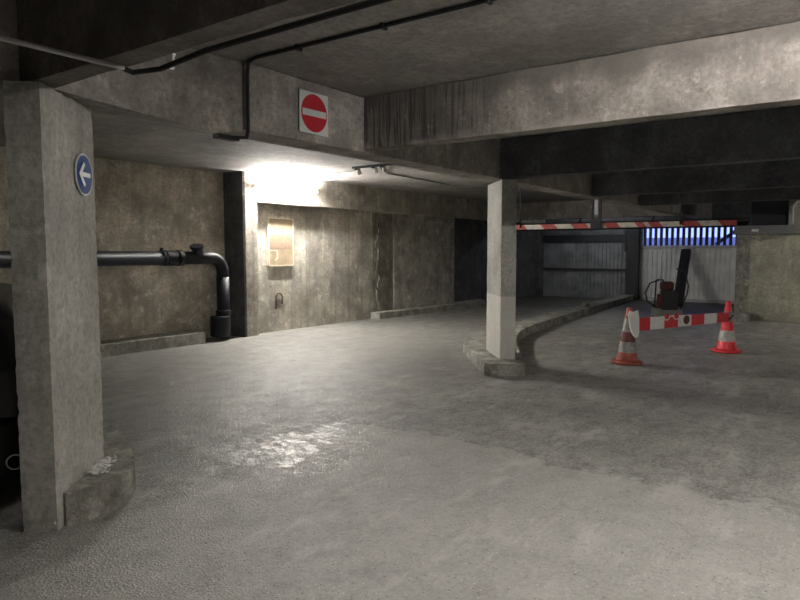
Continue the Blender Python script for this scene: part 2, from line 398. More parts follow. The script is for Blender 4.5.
# cracked buttress strip and patched panel on the far wall
chunk('wall_patch', rect(12.05, 14.7, 8.855, 8.87), 0.15, 2.22, M['patch'], amp=0.004, cl=0.12, seed=4)
o = bpy.data.objects['wall_patch']; tag(o, 'large rectangular render patch on the far concrete wall above the low kerb', 'render patch')
bm = bmesh.new()
for q in range(14):
    zc = 0.05+q*0.15
    xx = 11.42+0.05*math.sin(q*1.7); tube(bm, [(xx, 8.855, zc), (xx+0.03*math.sin(q*2.9), 8.85, zc+0.08), (xx+0.02*math.cos(q), 8.855, zc+0.15)], [0.004, 0.012+0.008*math.sin(q*5), 0.004], 6)
tag(link('crack_filler', bm, M['kerb']), 'pale ragged filler running down a vertical crack in the far wall', 'crack filler')

# ------------------------------------------------------------------ beams
def beam(name, pts, z0, z1, mat, label, amp=0.006, cl=0.12, seed=0.0):
    o = chunk(name, pts, z0, z1, mat, None, amp, cl, seed)
    return tag(o, label, 'beam')
ys = -7.98
main = thing('main_beam', 'deep concrete beam carrying the red no entry sign, above both columns', 'beam', (0, 0, 0))
chunk('beam_end', [(-3.0, 3.68), (1.60, 3.66), (1.86, 3.66), (2.934, 3.70), (3.20, 3.69), (3.20, 3.98), (2.0, 3.98), (-3.0, 3.98)],
      [S, S, 2.376, 2.302, 2.35, S, S, S], CE-0.004, M['beam'], main, 0.006, 0.11, 2)
chunk('beam_span', rect(3.205, 20.19, 3.67, 3.98), S, CE-0.004, M['beam'], main, 0.005, 0.13, 3)

beam('cross_beam', rect(1.66, 1.80, ys, 3.655), S, CE-0.004, M['beam_brown'], 'nearest dark concrete cross beam at top left over the left column', seed=5)
beam('cross_beam', [(4.54, ys), (4.72, ys), (4.72, 3.66), (4.54, 3.66)], 2.385, CE-0.004, M['beam_stained'], 'broad lit stained concrete beam crossing the upper right of the picture', amp=0.008, cl=0.11, seed=6)
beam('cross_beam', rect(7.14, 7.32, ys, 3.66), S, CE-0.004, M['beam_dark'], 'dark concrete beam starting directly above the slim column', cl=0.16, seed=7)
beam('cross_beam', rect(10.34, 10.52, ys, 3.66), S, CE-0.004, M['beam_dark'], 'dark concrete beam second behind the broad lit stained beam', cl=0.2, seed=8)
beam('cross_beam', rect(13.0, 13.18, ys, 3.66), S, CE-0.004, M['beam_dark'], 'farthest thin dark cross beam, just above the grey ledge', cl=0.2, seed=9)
beam('header_beam', rect(17.3, 17.55, 3.99, 8.67), S, CE-0.004, M['beam'], 'grey concrete header beam in front of the gates behind the slim column', cl=0.2, seed=10)

# ------------------------------------------------------------------ columns and kerb islands
DX, DY = 0.759, 0.651           # long direction of the blade columns
def blade(x, y, l, w): 
    return [(x, y), (x+DX*l, y+DY*l), (x+DX*l-DY*w, y+DY*l+DX*w), (x-DY*w, y+DX*w)]
lc = chunk('concrete_column', blade(1.668, 3.462, 0.70, 0.18), -0.02, S-0.001, M['column'], None, 0.006, 0.035, 11)
tag(lc, 'large concrete blade column at the left edge bearing the blue arrow sign', 'column')
cc = chunk('concrete_column', blade(7.285, 3.50, 0.78, 0.19), 0.152, S-0.005, M['column_slim'], None, 0.004, 0.05, 12)
tag(cc, 'slim pale concrete column standing on the kerb island in mid picture', 'column')

isl = thing('kerb_island', 'small rounded concrete kerb base wrapping the foot of the left column', 'kerb', (0, 0, 0))
def smooth_outline(pts, n=6):
    out = []; m = len(pts)
    for i in range(m-1):
        p0 = pts[max(i-1, 0)]; p1 = pts[i]; p2 = pts[i+1]; p3 = pts[min(i+2, m-1)]
        for k in range(n):
            t = k/n
            out.append(tuple(0.5*((2*p1[a]) + (-p0[a]+p2[a])*t + (2*p0[a]-5*p1[a]+4*p2[a]-p3[a])*t*t + (-p0[a]+3*p1[a]-3*p2[a]+p3[a])*t**3) for a in (0, 1)))
    out.append(pts[-1]); return out
front = smooth_outline([(1.73, 3.49), (1.84, 3.462), (1.98, 3.487), (2.14, 3.545), (2.30, 3.74), (2.42, 4.0), (2.60, 4.40), (2.68, 4.70)])
poly = front + [(2.56, 4.84), (2.094, 4.066), (2.212, 3.925), (1.722, 3.503)]
chunk('kerb_body', poly, -0.03, 0.18, M['kerb'], isl, 0.007, 0.045, 13)
bm = bmesh.new()
for q in range(150):
    t = random.random(); a = random.gauss(0, 1); 
    px = 1.98+0.22*t + 0.02*a; py = 3.735+0.19*t-0.035-0.045*abs(random.gauss(0, 1))
    r = 0.005+0.009*random.random()
    bmesh.ops.create_icosphere(bm, subdivisions=1, radius=r, matrix=Matrix.Translation((px, py, 0.186)) @ Matrix.Diagonal((1.6, 1.3, 0.5, 1)))
tag(link('dust_pile', bm, M['dust'], smooth=True), 'white plaster dust heaped on the kerb base against the left column', 'dust', kind='stuff')

# long curved kerb: island under the slim column, sweeping back to the gate post
near = smooth_outline([(7.15, 3.30), (7.60, 3.55), (9.0, 4.30), (10.4, 4.80), (12.5, 5.06), (15.5, 5.32), (19.0, 5.62), (20.0, 5.72)], 5)
far = smooth_outline([(20.0, 6.02), (18.6, 5.92), (15.0, 5.70), (13.0, 5.58), (11.3, 5.36), (9.6, 5.20), (8.25, 4.80)], 5)
outline = near + far + [(6.86, 3.70), (6.84, 3.60), (7.07, 3.31)]
tk = thing('kerb_island', 'long curved concrete kerb from under the slim column back to the gate post', 'kerb', (0, 0, 0))
chunk('kerb_body', outline, -0.03, 0.15, M['kerb'], tk, 0.008, 0.06, 14)

bm = bmesh.new(); bmesh.ops.create_icosphere(bm, subdivisions=2, radius=0.11)
for v in bm.verts: v.co = Vector((v.co.x*1.2, v.co.y*0.8, v.co.z*0.55)) + v.co.normalized()*0.02*noise.noise(v.co*14)
o = link('stone_block', bm, M['kerb']); o.location = (15.2, 5.46, 0.215); tag(o, 'small pale lump of rubble lying on the curved kerb', 'rubble')
bm = bmesh.new(); box(bm, 15.35, 15.72, 2.02, 2.5, -0.02, 0.16)
tag(link('stone_block', bm, M['kerb'], bevel=0.02), 'low concrete block at the foot of the pale right wall behind the right cone', 'block')

# ------------------------------------------------------------------ signs
def disc(bm, r, y0, y1, seg=48, mi=0, c=(0, 0)):
    a = [bm.verts.new((c[0]+r*math.cos(2*PI*k/seg), y0, c[1]+r*math.sin(2*PI*k/seg))) for k in range(seg)]
    b = [bm.verts.new((v.co.x, y1, v.co.z)) for v in a]
    bm.faces.new(a).material_index = mi; bm.faces.new(list(reversed(b))).material_index = mi
    for k in range(seg): bm.faces.new((a[k], a[(k+1)%seg], b[(k+1)%seg], b[k])).material_index = mi

ne = thing('no_entry_sign', 'square white no entry sign with red disc on the deep beam', 'sign', (3.892, 3.662, 2.587), 0)
bm = bmesh.new(); box(bm, -0.165, 0.165, -0.012, -0.006, -0.163, 0.163); link('sign_plate', bm, M['sign_white'], ne, bevel=0.002)
bm = bmesh.new(); disc(bm, 0.148, -0.0145, -0.0121); link('red_disc', bm, M['sign_red'], ne)
bm = bmesh.new(); box(bm, -0.135, 0.135, -0.0175, -0.0146, -0.026, 0.026); link('white_bar', bm, M['sign_white'], ne)

aw = thing('arrow_sign', 'round blue sign with white arrow pointing left, fixed on the left column', 'sign',
           (2.045+0.006*DY, 3.785-0.006*DX, 1.942), math.atan2(DY, DX))
bm = bmesh.new(); disc(bm, 0.122, -0.010, -0.004); link('sign_plate', bm, M['sign_white'], aw)
bm = bmesh.new(); disc(bm, 0.112, -0.0125, -0.0101); link('blue_disc', bm, M['sign_blue'], aw)
bm = bmesh.new()
def bar2(bm, a, b, w, y0, y1):
    a, b = Vector(a), Vector(b); d = (b-a).normalized(); n = Vector((-d.y, d.x))*w/2
    vs = []
    for y in (y0, y1):
        vs += [bm.verts.new((p.x, y, p.y)) for p in (a-n, b-n, b+n, a+n)]
    for f in ((0,1,2,3),(7,6,5,4),(0,4,5,1),(1,5,6,2),(2,6,7,3),(3,7,4,0)): bm.faces.new([vs[i] for i in f])
bar2(bm, (-0.06, 0), (0.078, 0), 0.026, -0.0148, -0.0126)
bar2(bm, (-0.076, -0.008), (-0.005, 0.066), 0.024, -0.0152, -0.0127)
bar2(bm, (-0.076, 0.008), (-0.005, -0.066), 0.024, -0.0151, -0.0128)
link('arrow', bm, M['sign_white'], aw)

# ------------------------------------------------------------------ cables and conduits
o = bmesh.new(); tube(o, [(-1.5, 2.83, 2.335), (1.74, 2.82, 2.335)], 0.0115, 10)
cd = link('conduit', o, M['conduit'], smooth=True); tag(cd, 'pale rigid conduit crossing the dark top left corner', 'conduit')
def cable(pts, r, name, label):
    bm = bmesh.new(); tube(bm, pts, r, 8); return tag(link(name, bm, M['cable'], smooth=True), label, 'cable')
cable([(1.745, 2.83, 2.335), (1.80, 2.84, 2.33), (1.85, 2.70, 2.335), (1.85, 2.37, 2.36), (1.84, 1.5, 2.36), (1.84, -2, 2.365)], 0.013, 'cable',
      'black cable running along the nearest cross beam from the pale conduit')
cc2 = cable([(2.93, 3.655, 2.285), (3.05, 3.655, 2.285), (3.19, 3.65, 2.30), (3.20, 3.645, 2.35), (3.20, 3.643, 2.75), (3.19, 3.62, 2.822), (3.15, 3.5, 2.824), (3.165, 1.7, 2.824), (3.17, -2, 2.824)], 0.013, 'cable',
      'black cable crossing the ceiling, dropping down the deep beam left of the sign')
bm = bmesh.new(); box(bm, 2.92, 3.10, 3.62, 3.69, 2.262, 2.292); link('cable_tray_end', bm, M['cable'], cc2, bevel=0.004)
for k, y in enumerate((3.1, 2.4, 1.7)):
    bm = bmesh.new(); box(bm, 3.135, 3.19, y-0.01, y+0.01, 2.805, 2.838); link('cable_clip', bm, M['cable'], cc2)
bm = bmesh.new(); tube(bm, [(1.905, 2.68, 2.345), (1.905, 2.68, 2.41)], 0.007, 8); tube(bm, [(1.86, 2.68, 2.345), (1.905, 2.68, 2.345)], 0.006, 8)
bmesh.ops.create_icosphere(bm, subdivisions=2, radius=0.013, matrix=Matrix.Translation((1.905, 2.68, 2.41)))
tag(link('cable_hook', bm, M['white_plastic'], smooth=True), 'tiny white hook holding the black cable under the nearest cross beam', 'hook')

# ------------------------------------------------------------------ drain pipe
dp = thing('drain_pipe', 'thick black horizontal drain pipe bending down beside the wall pilaster', 'pipe', (0, 0, 0))
r = 0.107
bm = bmesh.new(); tube(bm, [(-5.95, 8.78, 1.42), (6.2, 8.78, 1.375)], r, 24); link('pipe_run', bm, M['black_plastic'], dp, smooth=True, bevel=0)
bm = bmesh.new(); tube(bm, [(6.0, 8.78, 1.376), (6.16, 8.78, 1.375)], r+0.014, 24); tube(bm, [(6.22, 8.78, 1.375), (6.30, 8.78, 1.375)], r+0.018, 24); link('coupling', bm, M['black_plastic'], dp)
bm = bmesh.new(); tube(bm, [(6.2, 8.78, 1.375), (6.85, 8.78, 1.375)] + arc((6.85, 8.78, 1.125), (6.85, 8.78, 1.375), (7.10, 8.78, 1.125), 10)[1:] + [(7.10, 8.78, 1.0)], r-0.006, 24)
link('elbow', bm, M['black_plastic'], dp, smooth=True)
bm = bmesh.new(); tube(bm, [(7.10, 8.78, 0.04), (7.10, 8.78, 1.05)], r, 24); link('downpipe', bm, M['black_plastic'], dp, smooth=True)
bm = bmesh.new(); tube(bm, [(7.02, 8.77, 0.06), (7.02, 8.77, 0.40)], 0.165, 24); tube(bm, [(7.10, 8.78, 0.40), (7.10, 8.78, 0.50)], r+0.02, 24); link('foot_trap', bm, M['black_plastic'], dp, bevel=0.02)
bm = bmesh.new(); tube(bm, [(6.62, 8.76, 1.44), (6.55, 8.72, 1.535)], 0.085, 20); tube(bm, [(6.55, 8.72, 1.53), (6.54, 8.71, 1.57)], 0.11, 20); link('inspection_cap', bm, M['black_plastic'], dp, bevel=0.006)
for x in (5.95, 3.2):
    bm = bmesh.new(); tube(bm, [(x-0.02, 8.78, 1.38), (x+0.02, 8.78, 1.38)], r+0.012, 24); box(bm, x-0.02, x+0.02, 8.86, 9.19, 1.36, 1.40); box(bm, x-0.02, x+0.02, 8.76, 8.80, 1.48, 1.535)
    link('pipe_clamp', bm, M['black_plastic'], dp)

# ------------------------------------------------------------------ lamps
def batten(name, label, x0, y0, x1, y1, z, mat, parent_dir=1, side=(0, 0, -1)):
    t = thing(name, label, 'lamp', ((x0+x1)/2, (y0+y1)/2, z), math.atan2(y1-y0, x1-x0))
    Lh = math.hypot(x1-x0, y1-y0)/2
    return t, Lh
t, Lh = batten('tube_lamp', 'glaring white fluorescent tube lamp on the lintel above the pale board', 7.68, 8.585, 9.20, 8.585, 2.60, None)
bm = bmesh.new(); box(bm, -Lh, Lh, 0.035, 0.094, -0.03, 0.03); link('housing', bm, M['white_plastic'], t, bevel=0.005)
bm = bmesh.new(); tube(bm, [(-Lh+0.01, 0, 0), (Lh-0.01, 0, 0)], 0.019, 16); link('glass_tube', bm, M['tube'], t, smooth=True)
for s in (-1, 1):
    bm = bmesh.new(); box(bm, s*Lh-0.012, s*Lh+0.012, -0.022, 0.04, -0.022, 0.022); link('end_cap', bm, M['white_plastic'], t, bevel=0.003)
def ceiling_tube(x, y, rz, mat, label, L=0.75, drop=0.16):
    t = thing('ceiling_lamp', label, 'lamp', (x, y, CE), rz)
    bm = bmesh.new(); box(bm, -L, L, -0.06, 0.06, -0.05, 0.0); link('housing', bm, M['white_plastic'], t, bevel=0.004)
    bm = bmesh.new(); tube(bm, [(-L+0.02, 0, -0.09), (L-0.02, 0, -0.09)], 0.018, 12); link('glass_tube', bm, mat, t, smooth=True)
    return t
ceiling_tube(2.9, 0.0, PI/2, M['tube_near'], 'fluorescent ceiling lamp just above the camera between the two nearest beams')
ceiling_tube(2.9, -3.6, PI/2, M['tube_near'], 'added unseen fill lamp farther along behind the camera, beyond the first lamp')  # added out of view to raise the ambient light

ceiling_tube(14.5, -1.6, PI/2, M['tube_dim'], 'fluorescent ceiling lamp in the farthest bay in front of the pale right wall')
ceiling_tube(0.8, 6.6, 0, M['tube_left_fill'], 'added unseen fill lamp in the left bay above the black car')  # added out of view to brighten the recess wall
ceiling_tube(18.7, 6.6, PI/2, M['tube_gate_fill'], 'weak added fill lamp on the ceiling above the floor before the ribbed gates')  # added behind the header beam to brighten the gates
# unlit fittings on the ceiling beyond the deep beam
fx = thing('ceiling_fitting', 'dark rail with three small white fittings under the ceiling right of the glare', 'ceiling fitting', (8.2, 6.3, CE))
bm = bmesh.new(); box(bm, -0.025, 0.025, -0.75, 0.55, -0.03, 0.0); link('rail', bm, M['steel_dark'], fx)
for (a, b2, rr) in ((0.07, 0.50, 0.040), (0.08, 0.16, 0.034), (0.08, -0.02, 0.036)):
    bm = bmesh.new(); tube(bm, [(a, b2, -0.02), (a+0.01, b2, -0.07), (a+0.02, b2-0.02, -0.115)], [rr*0.7, rr, rr*0.9], 14)
    link('fitting_head', bm, M['white_plastic'], fx, smooth=False)
    bm = bmesh.new(); tube(bm, [(0.0, b2, -0.035), (a, b2, -0.035)], 0.015, 8); link('bracket', bm, M['steel_dark'], fx)
cable([(8.85, 8.6, 2.80), (8.75, 8.3, 2.832), (8.55, 7.1, 2.832), (8.24, 6.84, 2.82)], 0.007, 'cable', 'thin dark wire on the ceiling between the tube lamp and the white fittings')
cable([(8.34, 6.4, 2.81), (9.1, 6.88, 2.832), (11.5, 7.05, 2.832)], 0.007, 'cable', 'thin dark wire running right along the ceiling from the white fittings')

# ------------------------------------------------------------------ board on the wall
wb = thing('wall_board', 'pale brown board fixed to the far wall beneath the tube lamp', 'board', (8.5, 8.87, 1.64))
bm = bmesh.new(); box(bm, -0.30, 0.30, -0.035, -0.002, -0.42, 0.43); link('panel', bm, M['cardboard'], wb, bevel=0.004)
bm = bmesh.new(); box(bm, -0.293, 0.293, -0.038, -0.0351, -0.12, 0.14); link('brown_strip', bm, M['cardboard_dark'], wb)
bm = bmesh.new(); bar2(bm, (-0.27, -0.15), (-0.11, -0.15), 0.02, -0.040, -0.0352); bar2(bm, (-0.11, -0.14), (-0.10, -0.30), 0.02, -0.040, -0.0352); bar2(bm, (-0.10, -0.28), (-0.16, -0.33), 0.018, -0.0402, -0.0353)
link('tape', bm, M['tape'], wb)
bm = bmesh.new()
box(bm, -0.315, 0.315, -0.045, -0.001, 0.43, 0.445); box(bm, -0.315, -0.30, -0.045, -0.001, -0.43, 0.43); box(bm, 0.30, 0.315, -0.045, -0.001, -0.43, 0.43); box(bm, -0.315, 0.315, -0.045, -0.001, -0.435, -0.42)
link('frame', bm, M['tape'], wb)
# hoop-shaped rust mark below: a small pipe loop
bm = bmesh.new(); tube(bm, [(8.36, 8.85, 0.42), (8.36, 8.845, 0.62)] + arc((8.44, 8.845, 0.62), (8.36, 8.845, 0.62), (8.44, 8.845, 0.70), 5)[1:] + arc((8.44, 8.845, 0.62), (8.44, 8.845, 0.70), (8.52, 8.845, 0.62), 5)[1:] + [(8.52, 8.85, 0.5)], 0.012, 8)
tag(link('wall_loop', bm, plain('rust', (0.10, 0.07, 0.045), 0.9), smooth=True), 'small rusty hoop on the far wall low beneath the pale board', 'hoop')

# ------------------------------------------------------------------ gates
def corrugated(bm, x, y0, y1, z0, z1, pitch=0.13, depth=0.022):
    n = max(2, int((y1-y0)/pitch)); 
    prof = []
    for i in range(n):
        a = y0+(y1-y0)*i/n; w = (y1-y0)/n
        prof += [(x, a), (x, a+w*0.62), (x-depth, a+w*0.72), (x-depth, a+w*0.9)]
    prof.append((x, y1))
    back = [(p[0]+0.01, p[1]) for p in reversed(prof)]
    n2 = len(prof)
    vs = []
    for z in (z0, z1):
        vs.append([bm.verts.new((p[0], p[1], z)) for p in prof])
    vb = []
    for z in (z0, z1):
        vb.append([bm.verts.new((p[0]+0.012, p[1], z)) for p in prof])
    for i in range(n2-1):
        bm.faces.new((vs[0][i], vs[0][i+1], vs[1][i+1], vs[1][i]))
        bm.faces.new((vb[0][i+1], vb[0][i], vb[1][i], vb[1][i+1]))
        bm.faces.new((vs[1][i], vs[1][i+1], vb[1][i+1], vb[1][i])); bm.faces.new((vs[0][i+1], vs[0][i], vb[0][i], vb[0][i+1]))
    bm.faces.new((vs[0][0], vs[1][0], vb[1][0], vb[0][0])); bm.faces.new((vs[0][-1], vb[0][-1], vb[1][-1], vs[1][-1]))

gr = thing('metal_gate', 'pale ribbed sheet metal gate with blue daylight through its upper grille', 'gate', (0, 0, 0))
bm = bmesh.new(); corrugated(bm, 20.27, 2.80, 5.58, 0.03, 1.60); link('ribbed_panel', bm, M['gate'], gr)
bm = bmesh.new()
box(bm, 20.20, 20.26, 2.76, 5.60, 1.56, 1.63); box(bm, 20.22, 20.29, 2.76, 5.60, -0.02, 0.08); box(bm, 20.20, 20.29, 5.56, 5.80, -0.02, 2.23); box(bm, 20.2, 20.29, 2.745, 2.80, 0.02, 2.23)
link('frame', bm, M['galv'], gr)
nb = 18
for i in range(nb):
    y = 2.86+(5.50-2.86)*i/(nb-1)
    bm = bmesh.new(); box(bm, 20.215, 20.26, y-0.04, y+0.04, 1.63, 2.225); link('grille_bar', bm, M['steel_dark'], gr)
bm = bmesh.new(); tube(bm, [(20.6, 2.9, 2.20), (20.6, 3.62, 1.66)], 0.05, 8); link('brace', bm, M['steel_dark'], gr)

gl = thing('metal_gate', 'dull grey ribbed metal gate with a middle rail, left of the dark gate post', 'gate', (0, 0, 0))
bm = bmesh.new(); corrugated(bm, 20.195, 5.96, 8.715, -0.01, 2.0, 0.115); link('ribbed_panel', bm, M['gate_old'], gl)
bm = bmesh.new(); box(bm, 20.12, 20.19, 5.99, 8.70, 1.76, 1.97); link('top_rail', bm, M['steel_dark'], gl)
bm = bmesh.new(); box(bm, 20.14, 20.19, 5.99, 8.70, 0.86, 0.92); link('middle_rail', bm, M['steel_dark'], gl)
bm = bmesh.new(); box(bm, 20.0, 20.14, 5.98, 6.05, 1.45, 2.1); link('latch_bar', bm, M['steel_dark'], gl)
bm = bmesh.new(); box(bm, 20.0, 20.18, 5.62, 5.97, 0.0, 2.255)
tag(link('gate_post', bm, M['steel_dark'], bevel=0.01), 'thick dark upright gate post between the two ribbed gates', 'post')

# prop leaning on the gate, with its own real shadow
bm = bmesh.new()
a = Vector((18.5, 4.13, 0.02)); b = Vector((20.10, 4.30, 1.50)); d = (b-a).normalized(); sd = Vector((0, 1, 0)); nn = d.cross(sd).normalized()
vs = []
for p in (a, b):
    vs += [bm.verts.new(p+sd*sx*0.13+nn*sy*0.05) for sx, sy in ((-1,-1),(1,-1),(1,1),(-1,1))]
for f in ((0,1,2,3),(7,6,5,4),(0,4,5,1),(1,5,6,2),(2,6,7,3),(3,7,4,0)): bm.faces.new([vs[i] for i in f])
tag(link('gate_prop', bm, M['steel_dark'], bevel=0.008), 'dark heavy prop leaning against the pale ribbed gate', 'prop')

# plate compactor
pc = thing('plate_compactor', 'red and black hand guided compactor machine parked before the pale gate', 'machine', (15.2, 3.62, 0), math.radians(-144))
def mk(name, fn, mat, par=pc, **k):
    bm = bmesh.new(); fn(bm); return link(name, bm, mat, par, **k)
mk('base_plate', lambda bm: (prism(bm, [(-0.24, -0.30), (0.24, -0.30), (0.24, 0.30), (-0.24, 0.30)], 0.03, 0.06), box(bm, -0.22, 0.22, -0.26, 0.26, 0.06, 0.20)), M['machine_grey'], bevel=0.02)
mk('engine', lambda bm: (box(bm, -0.17, 0.17, -0.17, 0.17, 0.20, 0.52), box(bm, -0.14, 0.14, -0.12, 0.15, 0.52, 0.60)), M['machine_red'], bevel=0.03)
mk('fuel_tank', lambda bm: box(bm, -0.15, 0.09, -0.13, 0.13, 0.60, 0.80), M['machine_red'], bevel=0.05)
mk('belt_guard', lambda bm: box(bm, 0.17, 0.22, -0.20, 0.16, 0.16, 0.62), M['steel_dark'], bevel=0.02)
mk('roll_cage', lambda bm: tube(bm, [(-0.19, -0.20, 0.2), (-0.19, -0.18, 0.78), (-0.15, -0.16, 0.84), (0.15, -0.16, 0.84), (0.19, -0.18, 0.78), (0.19, -0.20, 0.2)], 0.016, 8), M['steel_dark'], smooth=True)
mk('handle', lambda bm: tube(bm, [(-0.18, 0.22, 0.18), (-0.20, 0.36, 0.55), (-0.19, 0.38, 0.72), (-0.14, 0.33, 1.0), (-0.08, 0.24, 1.08), (0.08, 0.24, 1.08), (0.14, 0.33, 1.0), (0.19, 0.38, 0.72), (0.20, 0.36, 0.55), (0.18, 0.22, 0.18)], 0.017, 8), M['steel_dark'], smooth=True)
mk('side_bar', lambda bm: tube(bm, [(-0.16, -0.15, 0.2), (-0.16, -0.38, 0.35), (-0.14, -0.44, 0.55), (-0.12, -0.34, 0.76), (-0.10, -0.12, 0.84)], 0.017, 8), M['steel_dark'], smooth=True)

# ------------------------------------------------------------------ headroom bar
def stripes(lengths, mats2): pass
hb = thing('headroom_bar', 'long red and white striped height limit bar hung below the beams', 'height bar', (11.0, 0, 0))
bm = bmesh.new()
seg = [(516,1),(528,0),(544,1),(558,0),(575,1),(590,0),(608,1),(622,0),(640,1),(648,0),(653,1),(665,0),(684,1),(702,0),(722,1),(738,None)]
def ybar(px):  # positions along the bar in metres measured from its left end
    return {516:5.36,528:5.10,544:4.78,558:4.52,575:4.22,590:3.95,608:3.65,622:3.42,640:3.13,648:3.00,653:2.92,665:2.74,684:2.44,702:2.17,722:1.88,738:1.65}[px]
for i in range(len(seg)-1):
    y1, y0 = ybar(seg[i][0]), ybar(seg[i+1][0]); mi = seg[i][1]; sk = 0.03 if mi is not None else 0
    top, bot = 1.955, 1.872
    s0 = 0 if i == len(seg)-2 else 0.035; s1 = 0 if i == 0 else 0.035
    vs = [bm.verts.new(p) for p in ((-0.02,y0-s0,bot),(0.02,y0-s0,bot),(0.02,y1-s1,bot),(-0.02,y1-s1,bot),(-0.02,y0+s0,top),(0.02,y0+s0,top),(0.02,y1+s1,top),(-0.02,y1+s1,top))]
    for f in ((0,3,2,1),(4,5,6,7),(0,1,5,4),(1,2,6,5),(2,3,7,6),(3,0,4,7)): bm.faces.new([vs[k] for k in f]).material_index = mi
link('striped_bar', bm, [M['bar_white'], M['bar_red']], hb)
for y, zt in ((3.80, 2.355),):
    bm = bmesh.new(); box(bm, -0.045, -0.021, y-0.09, y-0.05, 1.86, zt); box(bm, -0.045, -0.021, y+0.05, y+0.09, 1.86, zt); box(bm, -0.046, -0.022, y-0.05, y+0.05, 1.86, 2.02)
    h = link('hanger', bm, M['steel_dark'], hb)
    bm = bmesh.new(); box(bm, -0.036, -0.024, y-0.03, y+0.03, 2.10, zt-0.005); link('pale_strip', bm, M['galv'], h)

for y in (2.45, 5.2):
    bm = bmesh.new(); tube(bm, [(-0.03, y, 1.90), (-0.03, y, CE)], 0.012, 8); link('hanger_rod', bm, M['steel_dark'], hb, smooth=True)
bm = bmesh.new(); tube(bm, [(17.2, 2.3, 2.20), (17.2, 8.86, 2.20)], 0.05, 14)
for y in (4.5, 6.4, 8.2): tube(bm, [(17.2, y, 2.2), (17.32, y, 2.37)], 0.015, 6)
tag(link('ceiling_pipe', bm, M['green_pipe'], smooth=True), 'dark green grey pipe just above the striped height bar', 'pipe')
bm = bmesh.new(); tube(bm, [(16.9, 2.3, 2.09), (16.9, 8.86, 2.09)], 0.06, 14)
for y in (4.5, 6.4, 8.2): tube(bm, [(16.9, y, 2.09), (17.32, y, 2.37)], 0.015, 6)
tag(link('ceiling_pipe', bm, M['steel_dark'], smooth=True), 'black pipe directly behind the striped height bar', 'pipe')

# ------------------------------------------------------------------ right side details
bm = bmesh.new(); box(bm, 15.78, 16.5, 1.44, 2.10, 2.03, CE-0.01)
tag(link('air_duct', bm, plain('dark_blue_duct', (0.012, 0.015, 0.022), 0.5), bevel=0.01), 'dark blue black duct box standing on the grey ledge', 'duct')
bm = bmesh.new(); box(bm, 15.648, 15.66, 1.93, 2.06, 1.89, 1.94)
tag(link('label_plate', bm, M['white_plastic']), 'tiny white plate on the face of the grey ledge', 'plate')
bm = bmesh.new(); tube(bm, [(15.80, 2.02, 1.74), (15.70, 2.02, 1.76), (15.66, 1.96, 1.76), (15.68, 1.90, 1.73), (15.80, 1.90, 1.71)], 0.018, 8)
tag(link('wall_hook', bm, M['galv'], smooth=True), 'curved metal hook on the pale right wall under the grey ledge', 'hook')
bm = bmesh.new(); tube(bm, [(15.68, 1.33, 2.035), (15.68, 1.33, 2.4), (15.70, 1.25, 2.50), (15.72, 1.0, 2.52)], 0.03, 10)
tag(link('ledge_pipe', bm, M['galv'], smooth=True), 'bent grey pipe rising from the ledge beside the dark duct box', 'pipe')

# ------------------------------------------------------------------ traffic cones and barrier board
def cone(loc, rz, tilt, cols, label, hgt=0.75, top=0.0):
    t = thing('traffic_cone', label, 'traffic cone', loc, rz, 'traffic cones holding the striped board')
    t.rotation_euler = (tilt[0], tilt[1], rz)
    bm = bmesh.new()
    n = 8; ro, rt = 0.215, 0.20
    pts = [(ro*math.cos(2*PI*(k+.5)/n), ro*math.sin(2*PI*(k+.5)/n)) for k in range(n)]
    prism(bm, pts, 0.0, 0.035)
    link('base', bm, cols['base'], t, bevel=0.012)
    rad = lambda z: 0.135-(0.135-0.033)*(z/ hgt)
    def ring(z0, z1, mat, name, ex=0.0):
        bm = bmesh.new(); lathe(bm, [(rad(z0)+ex, z0), (rad(z1)+ex, z1)], 32); return link(name, bm, mat, t, smooth=False)
    bm = bmesh.new(); lathe(bm, [(0.145, 0.03), (0.135, 0.06), (rad(0.2), 0.2), (rad(0.45), 0.45), (rad(0.64), 0.64), (rad(0.72), 0.72), (0.03, hgt-0.005), (0.018, hgt), (0.016, hgt-0.03)], 32, cols['mi'])
    body = link('body', bm, cols['mats'], t)
    for p in body.data.polygons: p.use_smooth = True
    ring(cols['b1'][0], cols['b1'][1], cols['band1'], 'reflective_band', 0.003)
    ring(cols['b2'][0], cols['b2'][1], cols['band2'], 'reflective_band', 0.003)
    return t
cone((8.72, 2.56, 0.0), 0.2, (0.02, 0.01), dict(base=M['orange_old'], mats=[M['orange_old'], M['cone_dark']], mi=[0,0,1,1,0,0,0,0], band1=M['band_grey'], band2=M['band_grey'], b1=(0.15, 0.29), b2=(0.42, 0.60)),
     'dirty faded red traffic cone at the left end of the striped board')
cone((10.58, 1.66, 0.0), 0.5, (0.0, -0.01), dict(base=M['orange'], mats=[M['orange']], mi=[0]*8, band1=M['band'], band2=M['band_grey'], b1=(0.16, 0.32), b2=(0.45, 0.60)),
     'bright red traffic cone at the right end of the striped board')
P0 = Vector((8.59, 2.50)); P1 = Vector((10.385, 1.62)); dd = (P1-P0); LB = dd.length; ang = math.atan2(dd.y, dd.x)
bb = thing('barrier_board', 'red and white striped barrier board spanning between the two traffic cones', 'barrier', (P0.x, P0.y, 0.0), ang)
bm = bmesh.new(); x = 0.10; k = 0
w = (LB-0.10)/7
